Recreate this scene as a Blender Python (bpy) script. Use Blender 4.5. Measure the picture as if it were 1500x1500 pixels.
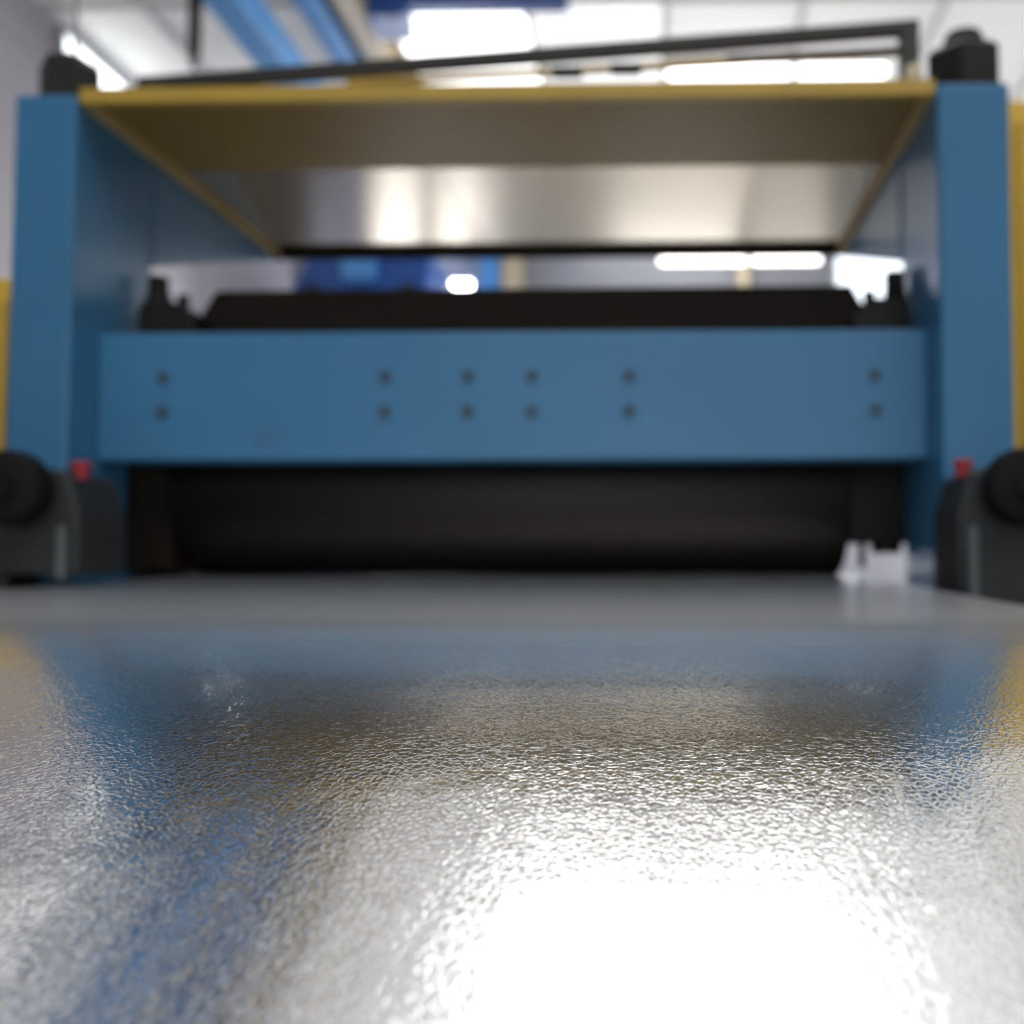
import bpy, bmesh, math, random
from mathutils import Vector, Matrix

for o in list(bpy.data.objects):
    bpy.data.objects.remove(o)
SC = bpy.context.scene
COL = SC.collection
R = math.radians
random.seed(7)

# ------------------------------------------------------------------ camera
cam_data = bpy.data.cameras.new('camera')
cam = bpy.data.objects.new('camera', cam_data)
COL.objects.link(cam)
SC.camera = cam
cam.location = (0.0, 0.0, 1.0)
cam.rotation_euler = (R(90) + math.atan(74 / 1500), 0, R(1.3))
cam_data.sensor_width = 36.0
cam_data.lens = 36.0
cam_data.shift_x = -190 / 1500          # the photograph is an off-centre crop
cam_data.clip_start = 0.02
cam_data.clip_end = 200
cam_data.dof.use_dof = True
cam_data.dof.focus_distance = 0.54
cam_data.dof.aperture_fstop = 3.9

# ------------------------------------------------------------------ exposure and daylight
SC.view_settings.view_transform = 'Standard'
SC.view_settings.look = 'None'
SC.view_settings.gamma = 1.0
SC.view_settings.use_curve_mapping = False
SC.view_settings.exposure = 0.0
world = bpy.data.worlds.new('overcast_sky')
SC.world = world
world.use_nodes = True
bg = world.node_tree.nodes['Background']
bg.inputs['Color'].default_value = (0.86, 0.93, 1.0, 1)
bg.inputs['Strength'].default_value = 2.4
SKY_CLEAR, SKY_MILKY, SKY_DUSTY, ROOF_GLOW = 3.2, 0.75, 0.26, 0.10   # light given by the skylight panes and glowing roof sheets

# ------------------------------------------------------------------ materials
def srgb(r, g, b):
    f = lambda c: (c / 255 / 12.92) if c / 255 <= 0.04045 else ((c / 255 + 0.055) / 1.055) ** 2.4
    return (f(r), f(g), f(b), 1)

def mat(name, col, rough=0.5, metal=0.0, var=0.12, scale=6.0, bump=0.0, bscale=60.0, dirt=None, coat=0.0, spec=0.5):
    m = bpy.data.materials.new(name)
    m.use_nodes = True
    nt = m.node_tree
    p = nt.nodes['Principled BSDF']
    p.inputs['Roughness'].default_value = rough
    p.inputs['Metallic'].default_value = metal
    p.inputs['Coat Weight'].default_value = coat
    p.inputs['Specular IOR Level'].default_value = spec
    tc = nt.nodes.new('ShaderNodeTexCoord')
    n = nt.nodes.new('ShaderNodeTexNoise')
    n.inputs['Scale'].default_value = scale
    n.inputs['Detail'].default_value = 6
    nt.links.new(tc.outputs['Object'], n.inputs['Vector'])
    r = nt.nodes.new('ShaderNodeValToRGB')
    r.color_ramp.elements[0].position = 0.3
    r.color_ramp.elements[1].position = 0.7
    c = col
    r.color_ramp.elements[0].color = (c[0] * (1 - var), c[1] * (1 - var), c[2] * (1 - var), 1)
    r.color_ramp.elements[1].color = (min(1, c[0] * (1 + var)), min(1, c[1] * (1 + var)), min(1, c[2] * (1 + var)), 1)
    nt.links.new(n.outputs['Fac'], r.inputs['Fac'])
    out = r.outputs['Color']
    if dirt:
        n2 = nt.nodes.new('ShaderNodeTexNoise')
        n2.inputs['Scale'].default_value = dirt[1]
        n2.inputs['Detail'].default_value = 8
        n2.inputs['Roughness'].default_value = 0.7
        nt.links.new(tc.outputs['Object'], n2.inputs['Vector'])
        mr = nt.nodes.new('ShaderNodeMapRange')
        mr.inputs[1].default_value = dirt[2]
        mr.inputs[2].default_value = dirt[2] + 0.12
        mr.inputs[4].default_value = dirt[3]
        nt.links.new(n2.outputs['Fac'], mr.inputs[0])
        mx = nt.nodes.new('ShaderNodeMix')
        mx.data_type = 'RGBA'
        nt.links.new(mr.outputs[0], mx.inputs[0])
        nt.links.new(out, mx.inputs[6])
        mx.inputs[7].default_value = dirt[0]
        out = mx.outputs[2]
    nt.links.new(out, p.inputs['Base Color'])
    if bump:
        nb = nt.nodes.new('ShaderNodeTexNoise')
        nb.inputs['Scale'].default_value = bscale
        nt.links.new(tc.outputs['Object'], nb.inputs['Vector'])
        b = nt.nodes.new('ShaderNodeBump')
        b.inputs['Strength'].default_value = bump
        b.inputs['Distance'].default_value = 0.002
        nt.links.new(nb.outputs['Fac'], b.inputs['Height'])
        nt.links.new(b.outputs['Normal'], p.inputs['Normal'])
    return m

def glow(name, col, strength, var=0.1, scale=1.5):
    m = bpy.data.materials.new(name)
    m.use_nodes = True
    nt = m.node_tree
    p = nt.nodes['Principled BSDF']
    p.inputs['Base Color'].default_value = (0.7, 0.7, 0.68, 1)
    p.inputs['Emission Color'].default_value = col
    tc = nt.nodes.new('ShaderNodeTexCoord')
    n = nt.nodes.new('ShaderNodeTexNoise')
    n.inputs['Scale'].default_value = scale
    nt.links.new(tc.outputs['Object'], n.inputs['Vector'])
    mr = nt.nodes.new('ShaderNodeMapRange')
    mr.inputs[3].default_value = strength * (1 - var)
    mr.inputs[4].default_value = strength * (1 + var)
    nt.links.new(n.outputs['Fac'], mr.inputs[0])
    nt.links.new(mr.outputs[0], p.inputs['Emission Strength'])
    return m

M = {}
M['blue'] = mat('machine_blue_paint', srgb(60, 114, 152), 0.33, var=0.07, scale=3, dirt=(srgb(70, 88, 98), 7.0, 0.60, 0.55), bump=0.15, bscale=25, spec=0.3)
M['hole'] = mat('dark_socket', srgb(56, 78, 94), 0.6, 0.3)
M['yellow'] = mat('yellow_paint', srgb(176, 144, 52), 0.45, var=0.08, scale=8, dirt=(srgb(110, 92, 50), 9, 0.62, 0.6))
M['dull_yellow'] = mat('dull_yellow_paint', srgb(176, 150, 98), 0.5, var=0.08, scale=8)
M['bright_yellow'] = mat('bright_yellow_paint', srgb(214, 174, 60), 0.45, var=0.06, scale=4)
M['panel_y'] = mat('dull_yellow_panel_paint', srgb(138, 112, 56), 0.42, 0.0, spec=0.14, var=0.06, scale=4)
M['panel_g'] = mat('bare_steel_panel', srgb(150, 139, 120), 0.13, 0.8, var=0.06, scale=4)
M['black'] = mat('oily_black_steel', srgb(26, 23, 21), 0.55, 0.1, spec=0.3, var=0.2, scale=20)
M['rail'] = mat('black_rail_paint', srgb(38, 38, 36), 0.5, 0.1, var=0.1)
M['brown'] = mat('dark_brown_steel', srgb(32, 25, 17), 0.7, 0.0, spec=0.2, var=0.15, scale=9)
M['roll'] = mat('embossing_roll_steel', srgb(26, 20, 15), 0.4, 0.4, spec=0.4, var=0.1, scale=30, bump=0.5, bscale=300)
M['housing'] = mat('grey_cast_housing', srgb(46, 48, 48), 0.55, 0.1, spec=0.3, var=0.12, scale=12, bump=0.2)
M['red'] = mat('red_plastic', srgb(150, 30, 38), 0.5)
M['rubber'] = mat('black_rubber', srgb(13, 13, 12), 0.7, spec=0.2)
M['dull_steel'] = mat('dull_grey_steel', srgb(84, 88, 88), 0.5, 0.3)
M['light_steel'] = mat('light_steel', srgb(150, 150, 150), 0.35, 0.7)
M['roof'] = mat('pale_roof_sheet', srgb(205, 204, 200), 0.7, var=0.05, scale=0.8)
M['wall'] = mat('grey_wall_cladding', srgb(168, 163, 166), 0.75, var=0.08, scale=0.5, dirt=(srgb(160, 150, 150), 0.9, 0.55, 0.4))
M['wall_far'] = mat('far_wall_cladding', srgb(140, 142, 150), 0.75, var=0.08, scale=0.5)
M['floor'] = mat('polished_concrete', srgb(98, 96, 92), 0.14, var=0.12, scale=0.7, dirt=(srgb(96, 92, 88), 1.2, 0.58, 0.6))
M['crane'] = mat('crane_blue_paint', srgb(88, 160, 226), 0.45, var=0.05, scale=2)
M['crane_dark'] = mat('dark_crane_blue_paint', srgb(30, 82, 158), 0.45, var=0.1, scale=1)
M['beige'] = mat('beige_paint', srgb(205, 190, 160), 0.55, var=0.06, scale=1)
M['purlin'] = mat('pale_grey_steel', srgb(170, 172, 176), 0.55, var=0.05)
M['sky_clear'] = glow('daylit_clear_skylight', (1, 0.99, 0.98, 1), SKY_CLEAR)
M['sky_back'] = glow('daylit_bright_skylight', (1, 0.99, 0.98, 1), 5.0)
M['sky_milky'] = glow('daylit_milky_skylight', (1, 1, 0.99, 1), SKY_MILKY)
M['sky_dusty'] = glow('daylit_dusty_skylight', (1, 0.99, 0.96, 1), SKY_DUSTY)
M['sky_dim'] = glow('daylit_grimy_roof_sheet', (1, 0.98, 0.97, 1), ROOF_GLOW)  # self-glow stands in for light on the plain roof sheets
M['sky_soft'] = glow('daylit_soft_skylight', (1, 0.99, 0.98, 1), 0.48)
M['side_pane'] = glow('daylit_side_window', (0.97, 0.98, 1, 1), 2.0)
M['far_pane_left'] = glow('daylit_far_left_window', (0.97, 0.98, 1, 1), 24.0)  # part-seen window, strength raised for the left hot spot on the rear plate
M['far_pane'] = glow('daylit_far_window', (0.97, 0.98, 1, 1), 7.5)  # unseen window, added for the right hot spot on the rear plate
M['tube'] = glow('lit_lamp_tube', (1, 0.95, 0.93, 1), 6.0)
M['clerestory'] = glow('daylit_wall_window', (0.95, 0.98, 1, 1), 3.0)

HAZE = 0.06
def alu():
    m = bpy.data.materials.new('stucco_embossed_aluminium')
    m.use_nodes = True
    nt = m.node_tree
    L = nt.links.new
    p = nt.nodes['Principled BSDF']
    p.inputs['Base Color'].default_value = (0.80, 0.80, 0.80, 1)
    p.inputs['Metallic'].default_value = 1.0
    p.inputs['Roughness'].default_value = 0.07
    tc = nt.nodes.new('ShaderNodeTexCoord')
    # warp the lookup so that the cells of the emboss turn wormy
    nz = nt.nodes.new('ShaderNodeTexNoise')
    nz.inputs['Scale'].default_value = 200
    nz.inputs['Detail'].default_value = 1
    L(tc.outputs['Object'], nz.inputs['Vector'])
    sb = nt.nodes.new('ShaderNodeVectorMath'); sb.operation = 'SUBTRACT'
    sb.inputs[1].default_value = (0.5, 0.5, 0.5)
    L(nz.outputs['Color'], sb.inputs[0])
    sc = nt.nodes.new('ShaderNodeVectorMath'); sc.operation = 'SCALE'
    sc.inputs['Scale'].default_value = 0.0055
    L(sb.outputs[0], sc.inputs[0])
    ad = nt.nodes.new('ShaderNodeVectorMath'); ad.operation = 'ADD'
    L(tc.outputs['Object'], ad.inputs[0]); L(sc.outputs[0], ad.inputs[1])
    fl = nt.nodes.new('ShaderNodeVectorMath'); fl.operation = 'MULTIPLY'
    fl.inputs[1].default_value = (1, 1, 0)
    L(ad.outputs[0], fl.inputs[0])
    v = nt.nodes.new('ShaderNodeTexVoronoi')
    v.feature = 'DISTANCE_TO_EDGE'
    v.voronoi_dimensions = '2D'
    v.inputs['Scale'].default_value = 255
    L(fl.outputs[0], v.inputs['Vector'])
    mr = nt.nodes.new('ShaderNodeMapRange'); mr.interpolation_type = 'LINEAR'
    mr.inputs[1].default_value = 0.0; mr.inputs[2].default_value = 0.24
    mr.inputs[3].default_value = 1.0; mr.inputs[4].default_value = 0.0
    L(v.outputs['Distance'], mr.inputs[0])
    b = nt.nodes.new('ShaderNodeBump')
    b.inputs['Strength'].default_value = 1.0
    b.inputs['Distance'].default_value = 0.00005
    L(mr.outputs[0], b.inputs['Height'])
    # slow waviness of thin sheet
    n2 = nt.nodes.new('ShaderNodeTexNoise')
    n2.inputs['Scale'].default_value = 45
    n2.inputs['Detail'].default_value = 2
    L(tc.outputs['Object'], n2.inputs['Vector'])
    b2 = nt.nodes.new('ShaderNodeBump')
    b2.inputs['Strength'].default_value = 1.0
    b2.inputs['Distance'].default_value = 0.00016
    L(n2.outputs['Fac'], b2.inputs['Height'])
    L(b2.outputs['Normal'], b.inputs['Normal'])
    L(b.outputs['Normal'], p.inputs['Normal'])
    # the wider haze of rolled metal around the sharp reflection
    g = nt.nodes.new('ShaderNodeBsdfAnisotropic')
    g.inputs['Color'].default_value = (0.80, 0.80, 0.80, 1)
    g.inputs['Roughness'].default_value = 0.42
    L(b.outputs['Normal'], g.inputs['Normal'])
    mx = nt.nodes.new('ShaderNodeMixShader')
    # beyond the crest more of the wide, dull reflection is mixed in
    sp = nt.nodes.new('ShaderNodeSeparateXYZ')
    L(tc.outputs['Object'], sp.inputs[0])
    hz = nt.nodes.new('ShaderNodeMapRange'); hz.interpolation_type = 'SMOOTHSTEP'
    hz.inputs[1].default_value = -0.44; hz.inputs[2].default_value = 0.02
    hz.inputs[3].default_value = HAZE; hz.inputs[4].default_value = 0.55
    L(sp.outputs['Y'], hz.inputs[0])
    L(hz.outputs[0], mx.inputs[0])
    L(p.outputs[0], mx.inputs[1]); L(g.outputs[0], mx.inputs[2])
    L(mx.outputs[0], nt.nodes['Material Output'].inputs['Surface'])
    return m
M['alu'] = alu()

# ------------------------------------------------------------------ mesh helpers
def box(bm, x0, x1, y0, y1, z0, z1, bev=0.0, seg=2):
    r = bmesh.ops.create_cube(bm, size=1.0)
    vs = r['verts']
    bmesh.ops.scale(bm, verts=vs, vec=(x1 - x0, y1 - y0, z1 - z0))
    bmesh.ops.translate(bm, verts=vs, vec=((x0 + x1) / 2, (y0 + y1) / 2, (z0 + z1) / 2))
    if bev:
        es = list({e for v in vs for e in v.link_edges})
        bmesh.ops.bevel(bm, geom=es, offset=bev, segments=seg, affect='EDGES', profile=0.5)

def cyl(bm, p0, p1, r0, r1=None, n=24, bev=0.0):
    p0, p1 = Vector(p0), Vector(p1)
    r1 = r0 if r1 is None else r1
    d = p1 - p0
    r = bmesh.ops.create_cone(bm, cap_ends=True, segments=n, radius1=r0, radius2=r1, depth=d.length)
    vs = r['verts']
    q = d.to_track_quat('Z', 'Y').to_matrix().to_4x4()
    bmesh.ops.transform(bm, matrix=Matrix.Translation((p0 + p1) / 2) @ q, verts=vs)
    if bev:
        es = [e for e in {e for v in vs for e in v.link_edges} if any(len(f.verts) > 4 for f in e.link_faces)]
        bmesh.ops.bevel(bm, geom=es, offset=bev, segments=2, affect='EDGES', profile=0.5)

def bar(bm, p0, p1, w, h, bev=0.0):
    """square bar between two points, w across, h upright"""
    p0, p1 = Vector(p0), Vector(p1)
    d = p1 - p0
    r = bmesh.ops.create_cube(bm, size=1.0)
    vs = r['verts']
    ax = d.normalized()
    side = ax.cross(Vector((0, 0, 1)))
    if side.length < 1e-4:
        side = Vector((1, 0, 0))
    side.normalize()
    upv = side.cross(ax)
    m = Matrix((side * w, ax * d.length, upv * h)).transposed().to_4x4()
    m.translation = (p0 + p1) / 2
    bmesh.ops.transform(bm, matrix=m, verts=vs)
    if bev:
        es = list({e for v in vs for e in v.link_edges})
        bmesh.ops.bevel(bm, geom=es, offset=bev, segments=2, affect='EDGES', profile=0.5)

def prism(bm, pts, a, b, axis='X', bev=0.0):
    """outline pts (two coordinates) pulled from a to b along an axis"""
    def v3(p, t):
        return {'X': (t, p[0], p[1]), 'Y': (p[0], t, p[1]), 'Z': (p[0], p[1], t)}[axis]
    A = [bm.verts.new(v3(p, a)) for p in pts]
    B = [bm.verts.new(v3(p, b)) for p in pts]
    n = len(pts)
    fs = [bm.faces.new(A), bm.faces.new(B[::-1])]
    for i in range(n):
        fs.append(bm.faces.new((A[i], B[i], B[(i + 1) % n], A[(i + 1) % n])))
    bmesh.ops.recalc_face_normals(bm, faces=fs)
    if bev:
        es = list({e for f in fs for e in f.edges})
        bmesh.ops.bevel(bm, geom=es, offset=bev, segments=2, affect='EDGES', profile=0.5)

def hexnut(bm, x, y, z0, z1, r, rot=0.0):
    h = z1 - z0
    pts = [(r, 0.0), (r, h * 0.86), (r * 0.86, h)]
    n = 6
    rings = []
    for rad, z in pts:
        rings.append([bm.verts.new((x + rad * math.cos(rot + i * math.pi / 3), y + rad * math.sin(rot + i * math.pi / 3), z0 + z)) for i in range(n)])
    bm.faces.new(rings[0][::-1]); bm.faces.new(rings[-1])
    for a, b in zip(rings, rings[1:]):
        for i in range(n):
            bm.faces.new((a[i], a[(i + 1) % n], b[(i + 1) % n], b[i]))

def obj(name, fill, m, parent=None, smooth=False, loc=None):
    bm = bmesh.new()
    fill(bm)
    me = bpy.data.meshes.new(name)
    base = parent
    if loc is not None:
        bmesh.ops.translate(bm, verts=bm.verts, vec=-Vector(loc))
    bm.to_mesh(me); bm.free()
    me.materials.append(m)
    if smooth:
        for f in me.polygons:
            f.use_smooth = True
        try:
            me.set_sharp_from_angle(angle=R(40))
        except Exception:
            pass
    o = bpy.data.objects.new(name, me)
    COL.objects.link(o)
    if parent is not None:
        o.parent = parent
        w = Vector((0, 0, 0))
        q = parent
        while q is not None:
            w += q.location
            q = q.parent
        if loc is None:
            o.location = -w
        else:
            o.location = Vector(loc) - w
    elif loc is not None:
        o.location = loc
    return o

def tag(o, label=None, cat=None, group=None, kind=None):
    if label: o['label'] = label
    if cat: o['category'] = cat
    if group: o['group'] = group
    if kind: o['kind'] = kind
    return o

def thing(name, loc, label, cat, group=None):
    o = bpy.data.objects.new(name, None)
    o.empty_display_size = 0.1
    COL.objects.link(o)
    o.location = loc
    return tag(o, label, cat, group)

def struct(name, fill, m, loc=None):
    o = obj(name, fill, m, loc=loc)
    o['kind'] = 'structure'
    return o

# ------------------------------------------------------------------ the hall
ROOF = 7.0
WL, WR, WB, WF = -6.7, 7.5, -9.0, 18.0
struct('floor', lambda bm: box(bm, WL - .2, WR + .2, WB - .2, WF + 8, -0.2, 0.0), M['floor'])

wl = struct('wall_left', lambda bm: box(bm, WL - .2, WL, WB, WF, 0, ROOF), M['wall'])
for i in range(24):                                             # wall cladding boards, stacked
    z = i * 0.29
    obj('cladding_board', lambda bm: box(bm, WL, WL + .03, WB, WF, z + .005, z + .285), M['wall'], wl)
struct('wall_right', lambda bm: box(bm, WR, WR + .2, WB, WF, 0, ROOF), M['wall'])
struct('wall_back', lambda bm: (box(bm, WL, -3, WB - .2, WB, 0, ROOF), box(bm, 3, WR, WB - .2, WB, 0, ROOF), box(bm, -3, 3, WB - .2, WB, 5, ROOF)), M['wall'])
# far wall with a tall doorway open to daylight
DX0, DX1, DZ = 3.05, 5.7, 6.75
struct('wall_far', lambda bm: (box(bm, WL, DX0, WF, WF + .2, 0, ROOF), box(bm, DX1, WR, WF, WF + .2, 0, ROOF), box(bm, DX0, DX1, WF, WF + .2, DZ, ROOF)), M['wall_far'])
struct('trim_1', lambda bm: (box(bm, DX0 - .1, DX0, WF - .05, WF, 0, DZ), box(bm, DX1, DX1 + .1, WF - .05, WF, 0, DZ), box(bm, DX0 - .1, DX1 + .1, WF - .05, WF, DZ, DZ + .1)), M['purlin'])

# roof: bays 1.5 m wide between rafters that run away from the camera
ceil = struct('ceiling', lambda bm: box(bm, WL - .2, WR + .2, WB - .2, WF + .2, ROOF + .12, ROOF + .3), M['roof'])
bays = [WL, -5.6, -4.4, -3.06, -1.5, 0.0, 1.5, 3.0, 4.5, 6.0, WR]
rows = [WB, -6.0, -3.0, 0.0, 2.6, 4.9, 7.2, 9.8, 10.62, 13.3, 15.6, WF]
def pane_kind(i, j):
    x0, y0 = bays[i], rows[j]
    if y0 < 0:                                       # unseen behind the camera: panes in every other bay, added to light the machine
        return 'sky_back' if x0 in (-4.4, -1.5, 1.5, 4.5) and y0 > WB else None
    if x0 in (-1.5, 0.0) and 2.0 <= y0 < 7: return 'sky_clear'
    if x0 == -3.06 and y0 == 10.62: return 'sky_clear'
    if x0 == -1.5 and y0 == 10.62: return 'sky_milky'
    if x0 in (-5.6, -4.4) and y0 == 15.6: return 'sky_clear'  # hidden by the top panel, added for its hot spots
    if x0 in (-1.5, 0.0) and y0 == 15.6: return 'sky_clear'  # likewise out of view, added for the panel hot spots
    if x0 == WL and 2 <= y0 < 8: return 'sky_milky'  # out of view, added for more light on the left side
    if x0 == 1.5 and 2 <= y0 < 9: return 'sky_milky'
    if x0 in (-1.5, 0.0, 1.5, 3.0, 4.5) and y0 >= 2: return 'sky_dusty'
    if x0 == -3.06 and 2 <= y0 < 9: return 'sky_soft'
    if x0 < -1.5 and y0 >= 0: return 'sky_dim'
    return None
for i in range(len(bays) - 1):
    for j in range(len(rows) - 1):
        k = pane_kind(i, j)
        x0, x1, y0, y1 = bays[i] + .035, bays[i + 1] - .035, rows[j] + .04, rows[j + 1] - .04
        obj('skylight_pane' if k else 'roof_panel', lambda bm: box(bm, x0, x1, y0, y1, ROOF, ROOF + .05), M[k] if k else M['roof'], ceil)
for x in bays[1:-1]:
    obj('rafter', lambda bm: box(bm, x - .035, x + .035, WB, WF, ROOF - .05, ROOF + .1), M['roof'], ceil)
for y in rows[1:-1]:
    obj('purlin', lambda bm: box(bm, WL, WR, y - .04, y + .04, ROOF - .035, ROOF + .1), M['roof'], ceil)

# window band high on the left wall, one pane per bay
for n, (y0, y1) in enumerate(((10.9, 13.0), (5.2, 6.4), (2.6, 3.6))):
    w = struct('window_%d' % (n + 1), lambda bm: (box(bm, WL + .03, WL + .09, y0, y1, 6.00, 6.07), box(bm, WL + .03, WL + .09, y0, y1, 6.85, 6.92),
               box(bm, WL + .03, WL + .09, y0 - .07, y0, 6.00, 6.92), box(bm, WL + .03, WL + .09, y1, y1 + .07, 6.00, 6.92)), M['purlin'])
    obj('pane', lambda bm: box(bm, WL + .03, WL + .05, y0, y1, 6.07, 6.85), M['clerestory'], w)
# far wall windows
for n, (x0, x1, z0, z1) in enumerate(((-6.62, -6.3, 5.5, 5.8), (-5.2, -3.45, 2.0, 6.0), (-.9, 2.9, 2.0, 5.15))):
    w = struct('window_%d' % (n + 4), lambda bm: (box(bm, x0 - .06, x1 + .06, WF - .06, WF, z0 - .06, z0), box(bm, x0 - .06, x1 + .06, WF - .06, WF, z1, z1 + .06),
               box(bm, x0 - .06, x0, WF - .06, WF, z0, z1), box(bm, x1, x1 + .06, WF - .06, WF, z0, z1)), M['purlin'])
    obj('pane', lambda bm: box(bm, x0, x1, WF - .03, WF - .01, z0, z1), (M['far_pane_left'], M['far_pane'])[n - 1] if n else M['clerestory'], w)

# tall windows along the right wall, out of the frame, added to brighten the left wall
for n, y0 in enumerate((4.0, 7.4, 10.8, 14.2)):
    w = struct('window_%d' % (n + 7), lambda bm: (box(bm, WR - .09, WR, y0, y0 + 2.6, 2.93, 3.0), box(bm, WR - .09, WR, y0, y0 + 2.6, 6.5, 6.57),
               box(bm, WR - .09, WR, y0 - .07, y0, 2.93, 6.57), box(bm, WR - .09, WR, y0 + 2.6, y0 + 2.67, 2.93, 6.57)), M['purlin'])
    obj('pane', lambda bm: box(bm, WR - .04, WR - .01, y0, y0 + 2.6, 3.0, 6.5), M['side_pane'], w)
struct('wall_outside', lambda bm: box(bm, -1, 14, 25.6, 25.8, 0, 3.4), M['wall'])  # added outside to hold back the bright sky low in the doorway

# ------------------------------------------------------------------ overhead things
def ibeam(bm, p0, p1, w, h, t=0.03):
    (x0, y0, z0), (x1, y1, z1) = p0, p1
    bar(bm, (x0, y0, z0 + t / 2), (x1, y1, z1 + t / 2), w, t)
    bar(bm, (x0, y0, z0 + h - t / 2), (x1, y1, z1 + h - t / 2), w, t)
    bar(bm, (x0, y0, z0 + h / 2), (x1, y1, z1 + h / 2), t * 1.5, h - 2 * t)

t = thing('crane_runway_beam', (-4.0, 6, 5.95), 'bright blue crane runway beam slanting overhead, left of the beige beam', 'beam')
obj('box_girder', lambda bm: box(bm, -4.12, -3.80, WB + .5, 15.0, 6.0, 6.32, .01), M['crane'], t)
obj('crane_rail', lambda bm: box(bm, -4.0, -3.93, WB + .5, 15.0, 6.32, 6.38), M['rail'], t)
for y in (-5, 1, 7, 13):
    obj('bracket', lambda bm: prism(bm, [(WL + .03, 6.0), (-4.0, 6.0), (-4.0, 5.93), (WL + .03, 5.5)], y - .08, y + .08, 'Y'), M['purlin'], t)

t = thing('roof_tie_beam', (-3.6, 6, 6.5), 'slim blue steel beam under the roof between the wide blue runway and the beige beam', 'beam')
obj('beam_body', lambda bm: ibeam(bm, (-3.58, WB + .3, 6.62), (-3.58, WF - .1, 6.62), .26, .36), M['crane'], t)
for y in (2, 6, 9.2, 14):
    obj('hanger_plate', lambda bm: box(bm, -3.74, -3.42, y - .2, y + .2, 6.56, 6.62), M['crane_dark'], t)

t = thing('beige_roof_beam', (-3.2, 6, 6.6), 'beige painted roof beam running beside the brightest skylight', 'beam')
obj('beam_body', lambda bm: ibeam(bm, (-3.23, WB + .3, 6.66), (-3.23, WF - .1, 6.66), .24, .33, .04), M['beige'], t)

t = thing('crane_bridge', (-2.0, 10.36, 6.6), 'dark blue crane bridge girder crossing at the top edge above the skylights', 'crane')
obj('bridge_girder', lambda bm: box(bm, -3.05, -1.0, 10.25, 10.45, 6.75, 6.92, .01), M['crane_dark'], t)
obj('end_carriage', lambda bm: box(bm, -3.08, -2.70, 10.20, 10.75, 6.62, 6.86, .02), M['crane_dark'], t)

for n, (x0, x1, m, lab) in enumerate(((-3.22, -2.92, 'crane', 'bright blue column on the far wall right of the white window'),
                                (-2.86, -2.52, 'beige', 'beige column on the far wall beside the bright blue one'),
                                (1.30, 1.46, 'beige', 'thin cream column on the far wall under the tube lamps'))):
    t = thing('wall_column', ((x0 + x1) / 2, WF - .2, 0), lab, 'column')
    obj('column_body', lambda bm: (box(bm, x0, x1, WF - .30, WF - .26, 0, 6.8), box(bm, x0, x1, WF - .06, WF - .02, 0, 6.8), box(bm, (x0 + x1) / 2 - .02, (x0 + x1) / 2 + .02, WF - .26, WF - .06, 0, 6.8)), M[m], t)
    obj('base_plate', lambda bm: box(bm, x0 - .08, x1 + .08, WF - .38, WF - .01, 0, .04), M[m], t)

t = thing('far_crane_trolley', (-4.5, 16, 5.5), 'dark blue crane carriage in the gap under the yellow top panel', 'crane')
obj('carriage_body', lambda bm: prism(bm, [(-5.75, 5.1), (-3.65, 5.1), (-3.6, 5.6), (-3.75, 5.95), (-5.35, 5.95)], 15.4, 17.85, 'Y', .03), M['crane_dark'], t)  # deepened out of view to keep window light off the left wall
obj('drive_box', lambda bm: box(bm, -4.9, -4.4, 15.2, 15.4, 5.3, 5.62, .02), M['crane'], t)
for x in (-5.4, -3.9):
    obj('wheel', lambda bm: cyl(bm, (x, 15.3, 5.1), (x, 16.5, 5.1), .16), M['rail'], t)
obj('support_post', lambda bm: box(bm, -5.66, -5.50, 15.6, 17.85, 0, 5.1, .01), M['crane_dark'], t)  # widened into an unseen plate that shields the left wall from the window
obj('support_post', lambda bm: box(bm, -3.87, -3.63, 15.78, 16.02, 0, 5.1), M['crane_dark'], t)

lamps = [(0.02, 1.53, 12.0, 6.80, 'long tube lamp over the machine, left segment between yellow bars'),
         (1.58, 2.66, 12.0, 6.80, 'short tube lamp over the machine, right segment next to the bar bracket'),
         (-0.10, 1.38, 17.0, 6.02, 'long tube lamp in the gap below the top panel, left segment'),
         (1.45, 2.62, 17.0, 6.02, 'short tube lamp in the gap below the top panel, right segment')]
for x0, x1, y, z, lab in lamps:
    t = thing('tube_lamp', ((x0 + x1) / 2, y, z), lab, 'lamp', 'tube lamps under the roof')
    obj('lamp_housing', lambda bm: prism(bm, [(y - .04, z + .155), (y + .04, z + .155), (y + .10, z + .11), (y - .10, z + .11)], x0, x1, 'X'), M['purlin'], t)
    obj('tube', lambda bm: cyl(bm, (x0 + .03, y, z + .06), (x1 - .03, y, z + .06), .06, n=16), M['tube'], t, True)
    for x in (x0 + .15, x1 - .15):
        obj('suspension_rod', lambda bm: cyl(bm, (x, y, z + .155), (x, y, ROOF - .036), .008, n=8), M['purlin'], t)

t = thing('hanging_hoist_pipe', (-3.78, 8.0, 5.0), 'dark pipe hanging from the roof left of the blue runway beam', 'pipe')
obj('pipe', lambda bm: (cyl(bm, (-3.80, 8.0, 5.12), (-3.80, 8.0, ROOF), .05, n=16)), M['brown'], t, True)
obj('end_hook', lambda bm: cyl(bm, (-3.80, 8.0, 4.98), (-3.80, 8.0, 5.12), .02, .05, n=16), M['rail'], t, True)

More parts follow.
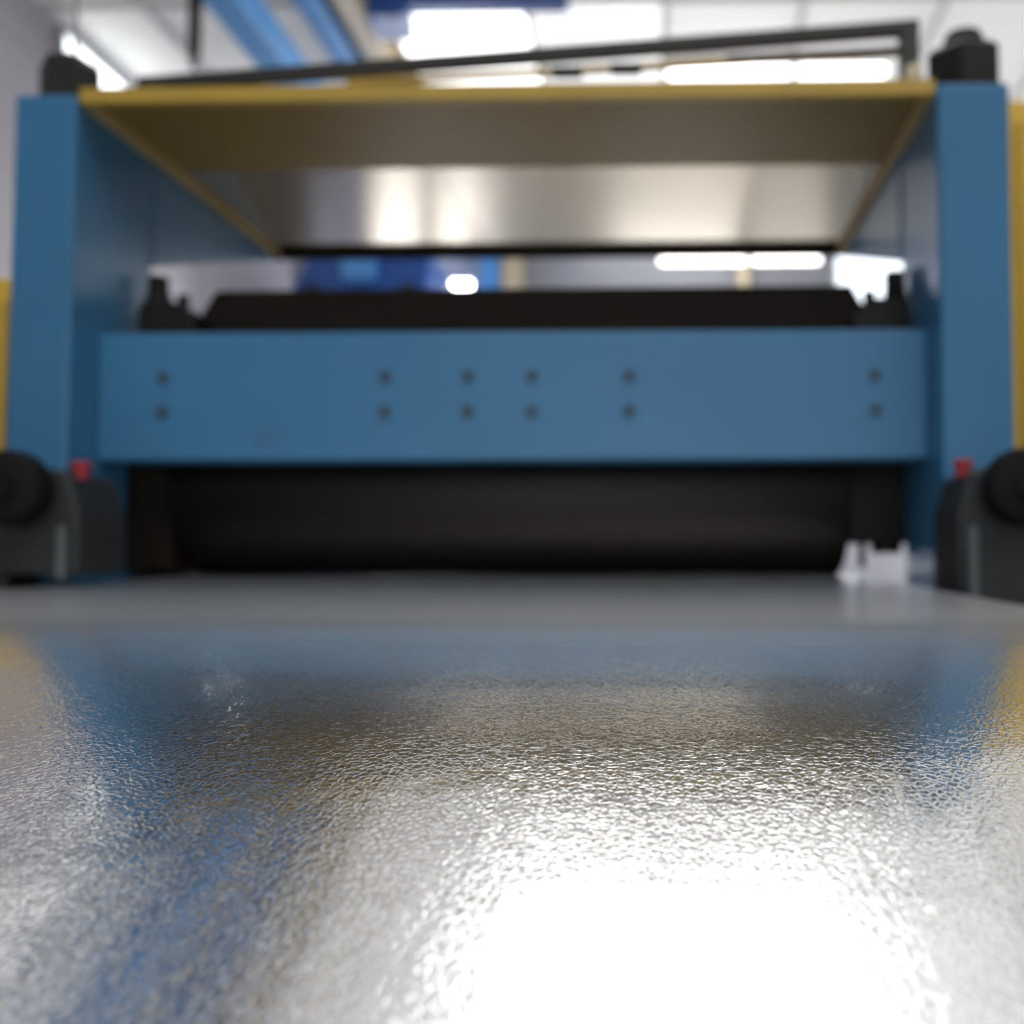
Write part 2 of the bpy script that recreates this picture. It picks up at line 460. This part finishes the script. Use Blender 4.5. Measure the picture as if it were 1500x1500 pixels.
# ------------------------------------------------------------------ the embossing machine (one thing)
CX = -0.282
mach = thing('embossing_machine', (CX, 1.9, 0), 'large blue sheet embossing machine with yellow top panel and dark rollers', 'machine')
def side(x0, x1, zt):
    p = obj('side_post', lambda bm: box(bm, x0, x1, 1.75, 2.03, 0.0, zt, .006), M['blue'], mach)
    return p
pl = side(-1.150, -1.040, 1.829)
pr = side(0.474, 0.598, 1.832)
# tie rods with big hex nuts on top of the posts
def tie(p, x, y, z, r, h, rod):
    obj('washer', lambda bm: cyl(bm, (x, y, z), (x, y, z + .010), r * 1.06, n=32), M['black'], p, True)
    obj('hex_nut', lambda bm: hexnut(bm, x, y, z + .010, z + h, r, R(12)), M['black'], p)
    obj('tie_rod_end', lambda bm: cyl(bm, (x, y, z + h), (x, y, z + h + rod), r * .60, r * .46, n=20, bev=.003), M['black'], p, True)
tie(pl, -1.100, 1.83, 1.829, .052, .094, .012)
tie(pr, 0.543, 1.83, 1.832, .070, .092, .034)
obj('lifting_rod', lambda bm: cyl(bm, (-1.092, 1.83, 1.92), (-1.092, 1.83, 2.35), .0035, n=10), M['light_steel'], pl, True)

beam = obj('cross_beam', lambda bm: box(bm, -1.040, .474, 1.84, 1.93, 1.186, 1.421, .004), M['blue'], mach)
for u in (-.918, -.509, -.358, -.241, -.064, .379):
    for z in (1.338, 1.274):
        obj('socket_screw', lambda bm: (cyl(bm, (u, 1.8375, z), (u, 1.845, z), .0115, n=20), cyl(bm, (u, 1.836, z), (u, 1.8375, z), .0115, .0075, n=20)), M['hole'], beam, True)
# dark pressure beam behind, with cut-off corners, and the adjusting screws beside it
obj('pressure_beam', lambda bm: prism(bm, [(-.985, 1.30), (.43, 1.30), (.43, 1.47), (.39, 1.53), (.375, 1.558), (-.915, 1.553), (-.945, 1.50), (-.985, 1.47)], 2.04, 2.16, 'Y', .004), M['brown'], mach)
for x, s in ((-.972, 1), (.416, -1)):
    P = lambda d: x - s * d                                   # d runs from the block's middle to the post
    j = obj('adjusting_screw_block', lambda bm: prism(bm, [(P(-.055), 1.42), (P(-.055), 1.47), (P(-.035), 1.50), (P(-.01), 1.51), (P(.052), 1.51), (P(.057), 1.48), (P(.057), 1.42)], 1.955, 2.028, 'Y', .003), M['black'], mach)
    obj('hex_nut', lambda bm: hexnut(bm, P(.034), 1.99, 1.51, 1.535, .0235, R(20)), M['black'], j)
    obj('screw_spindle', lambda bm: cyl(bm, (P(.034), 1.99, 1.535), (P(.034), 1.99, 1.568), .0195, n=18, bev=.003), M['black'], j, True)
    obj('screw_spindle', lambda bm: cyl(bm, (P(-.016), 1.99, 1.505), (P(-.016), 1.99, 1.53), .012, n=14), M['black'], j, True)
# rollers with journals and bearing blocks
for nm, zc, rr in (('embossing_roller', 1.1318, .1562), ('backing_roller', .8185, .156)):
    ro = obj(nm, lambda bm: cyl(bm, (-.955, 2.09, zc), (.352, 2.09, zc), rr, n=96, bev=.006), M['roll'], mach, True)
    obj('journal', lambda bm: cyl(bm, (-1.04, 2.09, zc), (-.955, 2.09, zc), .05, n=32), M['black'], ro, True)
    obj('journal', lambda bm: cyl(bm, (.352, 2.09, zc), (.474, 2.09, zc), .045, n=32), M['black'], ro, True)
for x0, x1 in ((-1.06, -.965), (.362, .50)):
    obj('bearing_block', lambda bm: box(bm, x0, x1, 2.032, 2.17, .96 if x0 < 0 else 1.038, 1.30, .004), M['black'], mach)
    obj('bearing_block', lambda bm: box(bm, x0, x1, 2.03, 2.17, .74, .90, .004), M['black'], mach)
obj('scraper_bar', lambda bm: box(bm, -.98, .30, 1.955, 1.975, 1.20, 1.26, .003), M['brown'], mach)
obj('guide_plate', lambda bm: box(bm, -1.04, -.95, 1.95, 2.03, .985, 1.30, .003), M['brown'], mach)
obj('locking_pin', lambda bm: (cyl(bm, (.394, 2.06, .99), (.394, 2.06, 1.05), .007, n=14), cyl(bm, (.44, 2.05, 1.018), (.44, 2.05, 1.045), .03, n=20)), M['black'], mach, True)
# lower tie beam
obj('lower_beam', lambda bm: box(bm, -1.040, .474, 1.86, 1.95, .30, .52, .004), M['blue'], mach)
# top panel: front plate painted, rear plate bare, framed by yellow angle rails
top = obj('top_panel', lambda bm: box(bm, -1.02, .458, 1.775, 2.10, 1.826, 1.832), M['panel_y'], mach)
obj('rear_plate', lambda bm: box(bm, -1.02, .458, 2.10, 2.66, 1.826, 1.832), M['panel_g'], top)
obj('front_rail', lambda bm: (box(bm, -1.038, .472, 1.755, 1.775, 1.814, 1.842, .002), box(bm, -1.038, .472, 1.775, 1.79, 1.836, 1.842)), M['yellow'], top)
obj('side_rail', lambda bm: box(bm, -1.048, -1.02, 1.78, 2.66, 1.812, 1.838, .002), M['dull_yellow'], top)
obj('side_rail', lambda bm: box(bm, .452, .474, 1.78, 2.66, 1.812, 1.838, .002), M['dull_yellow'], top)
obj('rear_rail', lambda bm: box(bm, -1.048, .474, 2.66, 2.675, 1.805, 1.838, .002), M['brown'], top)  # the rail's shadow is put into its dark brown colour
# triangular side guards under the panel edges
for x0, x1 in ((-1.046, -1.038), (.470, .478)):
    obj('side_guard', lambda bm: prism(bm, [(2.03, 1.60), (2.03, 1.822), (2.66, 1.822), (2.66, 1.80)], x0, x1, 'X'), M['blue'], mach)
# black rail over the top panel, rising to the right, with a thin yellow strip below it
tr = obj('top_rail', lambda bm: bar(bm, (-1.03, 1.95, 1.938), (.492, 1.95, 2.036), .03, .024, .003), M['rail'], mach)
obj('yellow_strip', lambda bm: bar(bm, (-.62, 1.95, 1.938), (.485, 1.95, 1.990), .02, .009), M['yellow'], tr)
obj('end_bracket', lambda bm: (box(bm, .456, .490, 1.93, 1.97, 1.832, 2.03, .003)), M['rail'], tr)
obj('end_bracket', lambda bm: box(bm, -1.03, -.99, 1.93, 1.97, 1.832, 1.945, .003), M['rail'], tr)
for x in (-.19, -.075):
    zz = 1.938 + (x + .62) / 1.105 * .052
    obj('strip_clamp', lambda bm: box(bm, x - .03, x + .03, 1.935, 1.965, zz - .010, zz + .004, .003), M['rail'], tr)
obj('strip_clamp', lambda bm: bar(bm, (.12, 1.938, 1.973), (.46, 1.938, 1.988), .01, .009), M['rail'], tr)
obj('cream_spacer', lambda bm: cyl(bm, (.465, 1.88, 1.832), (.465, 1.88, 1.925), .016, n=20, bev=.004), M['beige'], tr, True)

# ------------------------------------------------------------------ roller stands in front of the posts
def stand(cx, s, label):
    """s = +1 when the machine centre lies to the right of the stand"""
    t = thing('guide_roller_stand', (cx - s * .14, 1.58, 0), label, 'stand', 'guide stands at the sheet edges')
    xi = cx + s * .075                                     # inner side of the housing
    X = lambda d: xi - s * d
    def bx(d0, d1, y0, y1, z0, z1, b=.006):
        a, c = sorted((X(d0), X(d1)))
        return lambda bm: box(bm, a, c, y0, y1, z0, z1, b)
    obj('column', bx(.115, .235, 1.55, 1.64, 0.02, 1.06), M['housing'], t)
    obj('foot_plate', bx(.06, .30, 1.50, 1.70, 0.0, .02, .003), M['housing'], t)
    hz0 = .980 if s > 0 else .93
    obj('bearing_housing', lambda bm: prism(bm, [(X(0), hz0), (X(0), 1.075), (X(.018), 1.135), (X(.05), 1.145), (X(.25), 1.145), (X(.25), hz0)], 1.54, 1.68, 'Y', .008), M['housing'], t)
    obj('clamp_strip', bx(.012, .028, 1.525, 1.54, hz0 - .005 if s > 0 else .945, 1.055, .003), M['dull_steel'], t)
    k = obj('hand_knob', lambda bm: cyl(bm, (X(.088), 1.485, 1.112), (X(.088), 1.535, 1.112), .056, .056, n=40, bev=.012), M['rubber'], t, True)
    obj('knob_hub', lambda bm: cyl(bm, (X(.088), 1.478, 1.112), (X(.088), 1.486, 1.112), .02, n=24), M['rubber'], k, True)
    obj('red_cap', lambda bm: (cyl(bm, (X(.022), 1.58, 1.13), (X(.022), 1.58, 1.150), .012, n=18), cyl(bm, (X(.022), 1.58, 1.146), (X(.022), 1.58, 1.158), .015, n=18, bev=.004)), M['red'], t, True)
    return t
stand(-.968, +1, 'dark guide stand with black hand knob at the left post of the machine')
stand(.512, -1, 'dark guide stand with black hand knob at the right post of the machine')

# ------------------------------------------------------------------ yellow cabinets
def cabinet(x0, x1, y0, y1, zt, label):
    t = thing('switch_cabinet', ((x0 + x1) / 2, (y0 + y1) / 2, 0), label, 'cabinet')
    obj('cabinet_body', lambda bm: box(bm, x0, x1, y0, y1, .08, zt, .01), M['bright_yellow'], t)
    d = obj('door', lambda bm: box(bm, x0 + .03, x1 - .03, y0 - .02, y0, .14, zt - .05, .004), M['bright_yellow'], t)
    hx = x1 - .08 if x0 > 0 else x0 + .08
    obj('handle', lambda bm: box(bm, hx - .012, hx + .012, y0 - .045, y0 - .02, zt * .5, zt * .5 + .14, .004), M['rail'], d)
    obj('plinth', lambda bm: box(bm, x0 + .02, x1 - .02, y0 + .02, y1 - .02, 0, .08), M['rail'], t)
cabinet(.752, 1.40, 2.25, 2.75, 2.03, 'tall yellow cabinet behind the right post of the machine')
cabinet(-2.1, -1.412, 2.2, 2.7, 1.63, 'lower yellow cabinet behind the left post of the machine')

# ------------------------------------------------------------------ aluminium sheet
def T_of(t):
    pts = [(0.0, .03), (.054, .03), (.066, .09), (.085, .12), (.107, .143), (.134, .165), (.164, .195), (.194, .220), (2, .222)]
    for (a, b), (c, d) in zip(pts, pts[1:]):
        if t <= c:
            return b + (d - b) * (t - a) / (c - a)
    return .222
prof = []
tt, Y = .054, .93
while Y > .10 and tt < 1.5:
    prof.append((Y, 1 - tt * Y))
    dt = .0025
    Y *= math.exp(-dt / (tt + T_of(tt)))
    tt += dt
y_, z_ = prof[-1]
for k in range(1, 4):
    prof.append((y_ - k * .04, z_ - k * .04 * .222))
prof = prof[::-1]
y_, z_ = prof[-1]
for k in range(1, 22):
    yy = y_ + (2.09 - y_) * k / 21
    prof.append((yy, z_ + (yy - y_) * (.9755 - z_) / (2.09 - y_)))
for k in range(1, 17):
    prof.append((2.09 + k * .26, .9755 - .002 * k))
SX0, SX1 = -.965, .385
def sheet(bm, off=0.0, x0=SX0, x1=SX1, ya=-9, yb=9, nx=60):
    grid = []
    for (yy, zz) in prof:
        if not (ya <= yy <= yb):
            continue
        row = []
        for i in range(nx + 1):
            x = x0 + (x1 - x0) * i / nx
            w = math.exp(-((yy - .52) / .2) ** 2)
            crown = -.075 * min(0, x + .02) ** 2 * w
            row.append(bm.verts.new((x, yy, zz + crown + off)))
        grid.append(row)
    for a, b in zip(grid, grid[1:]):
        for i in range(nx):
            bm.faces.new((a[i], a[i + 1], b[i + 1], b[i]))
    return grid
s = obj('aluminium_sheet', lambda bm: sheet(bm), M['alu'], smooth=True, loc=(CX, 1.0, .9))
for f in s.data.polygons: f.use_smooth = True
sol = s.modifiers.new('thickness', 'SOLIDIFY'); sol.thickness = .0009; sol.offset = -1
tag(s, 'shiny stucco embossed aluminium sheet running out of the rollers towards the viewer', 'sheet')

def table(y0, y1, label, nm):
    t = thing(nm, (CX, (y0 + y1) / 2, 0), label, 'table')
    def topf(bm):
        g = sheet(bm, -.004, -.86, .30, y0, y1, 24)
        r = bmesh.ops.extrude_face_region(bm, geom=list(bm.faces))
        bmesh.ops.translate(bm, verts=[v for v in r['geom'] if isinstance(v, bmesh.types.BMVert)], vec=(0, 0, -.03))
        bmesh.ops.recalc_face_normals(bm, faces=bm.faces)
    obj('table_top', topf, M['housing'], t)
    def zs(y):
        for (ya, za), (yb, zb) in zip(prof, prof[1:]):
            if ya <= y <= yb:
                return za + (zb - za) * (y - ya) / (yb - ya)
        return prof[-1][1]
    for x in (-.80, .24):
        for y in (y0 + .12, y1 - .12):
            obj('leg', lambda bm: box(bm, x - .03, x + .03, y - .03, y + .03, 0, zs(y) - .034, .004), M['blue'], t)
        obj('side_beam', lambda bm: box(bm, x - .028, x + .028, y0 + .1, y1 - .1, .60, .68, .004), M['blue'], t)
table(.10, 1.72, 'dark delivery table under the aluminium sheet in front of the machine', 'delivery_table')
table(2.4, 6.2, 'dark feed table behind the machine carrying the far end of the sheet', 'feed_table')
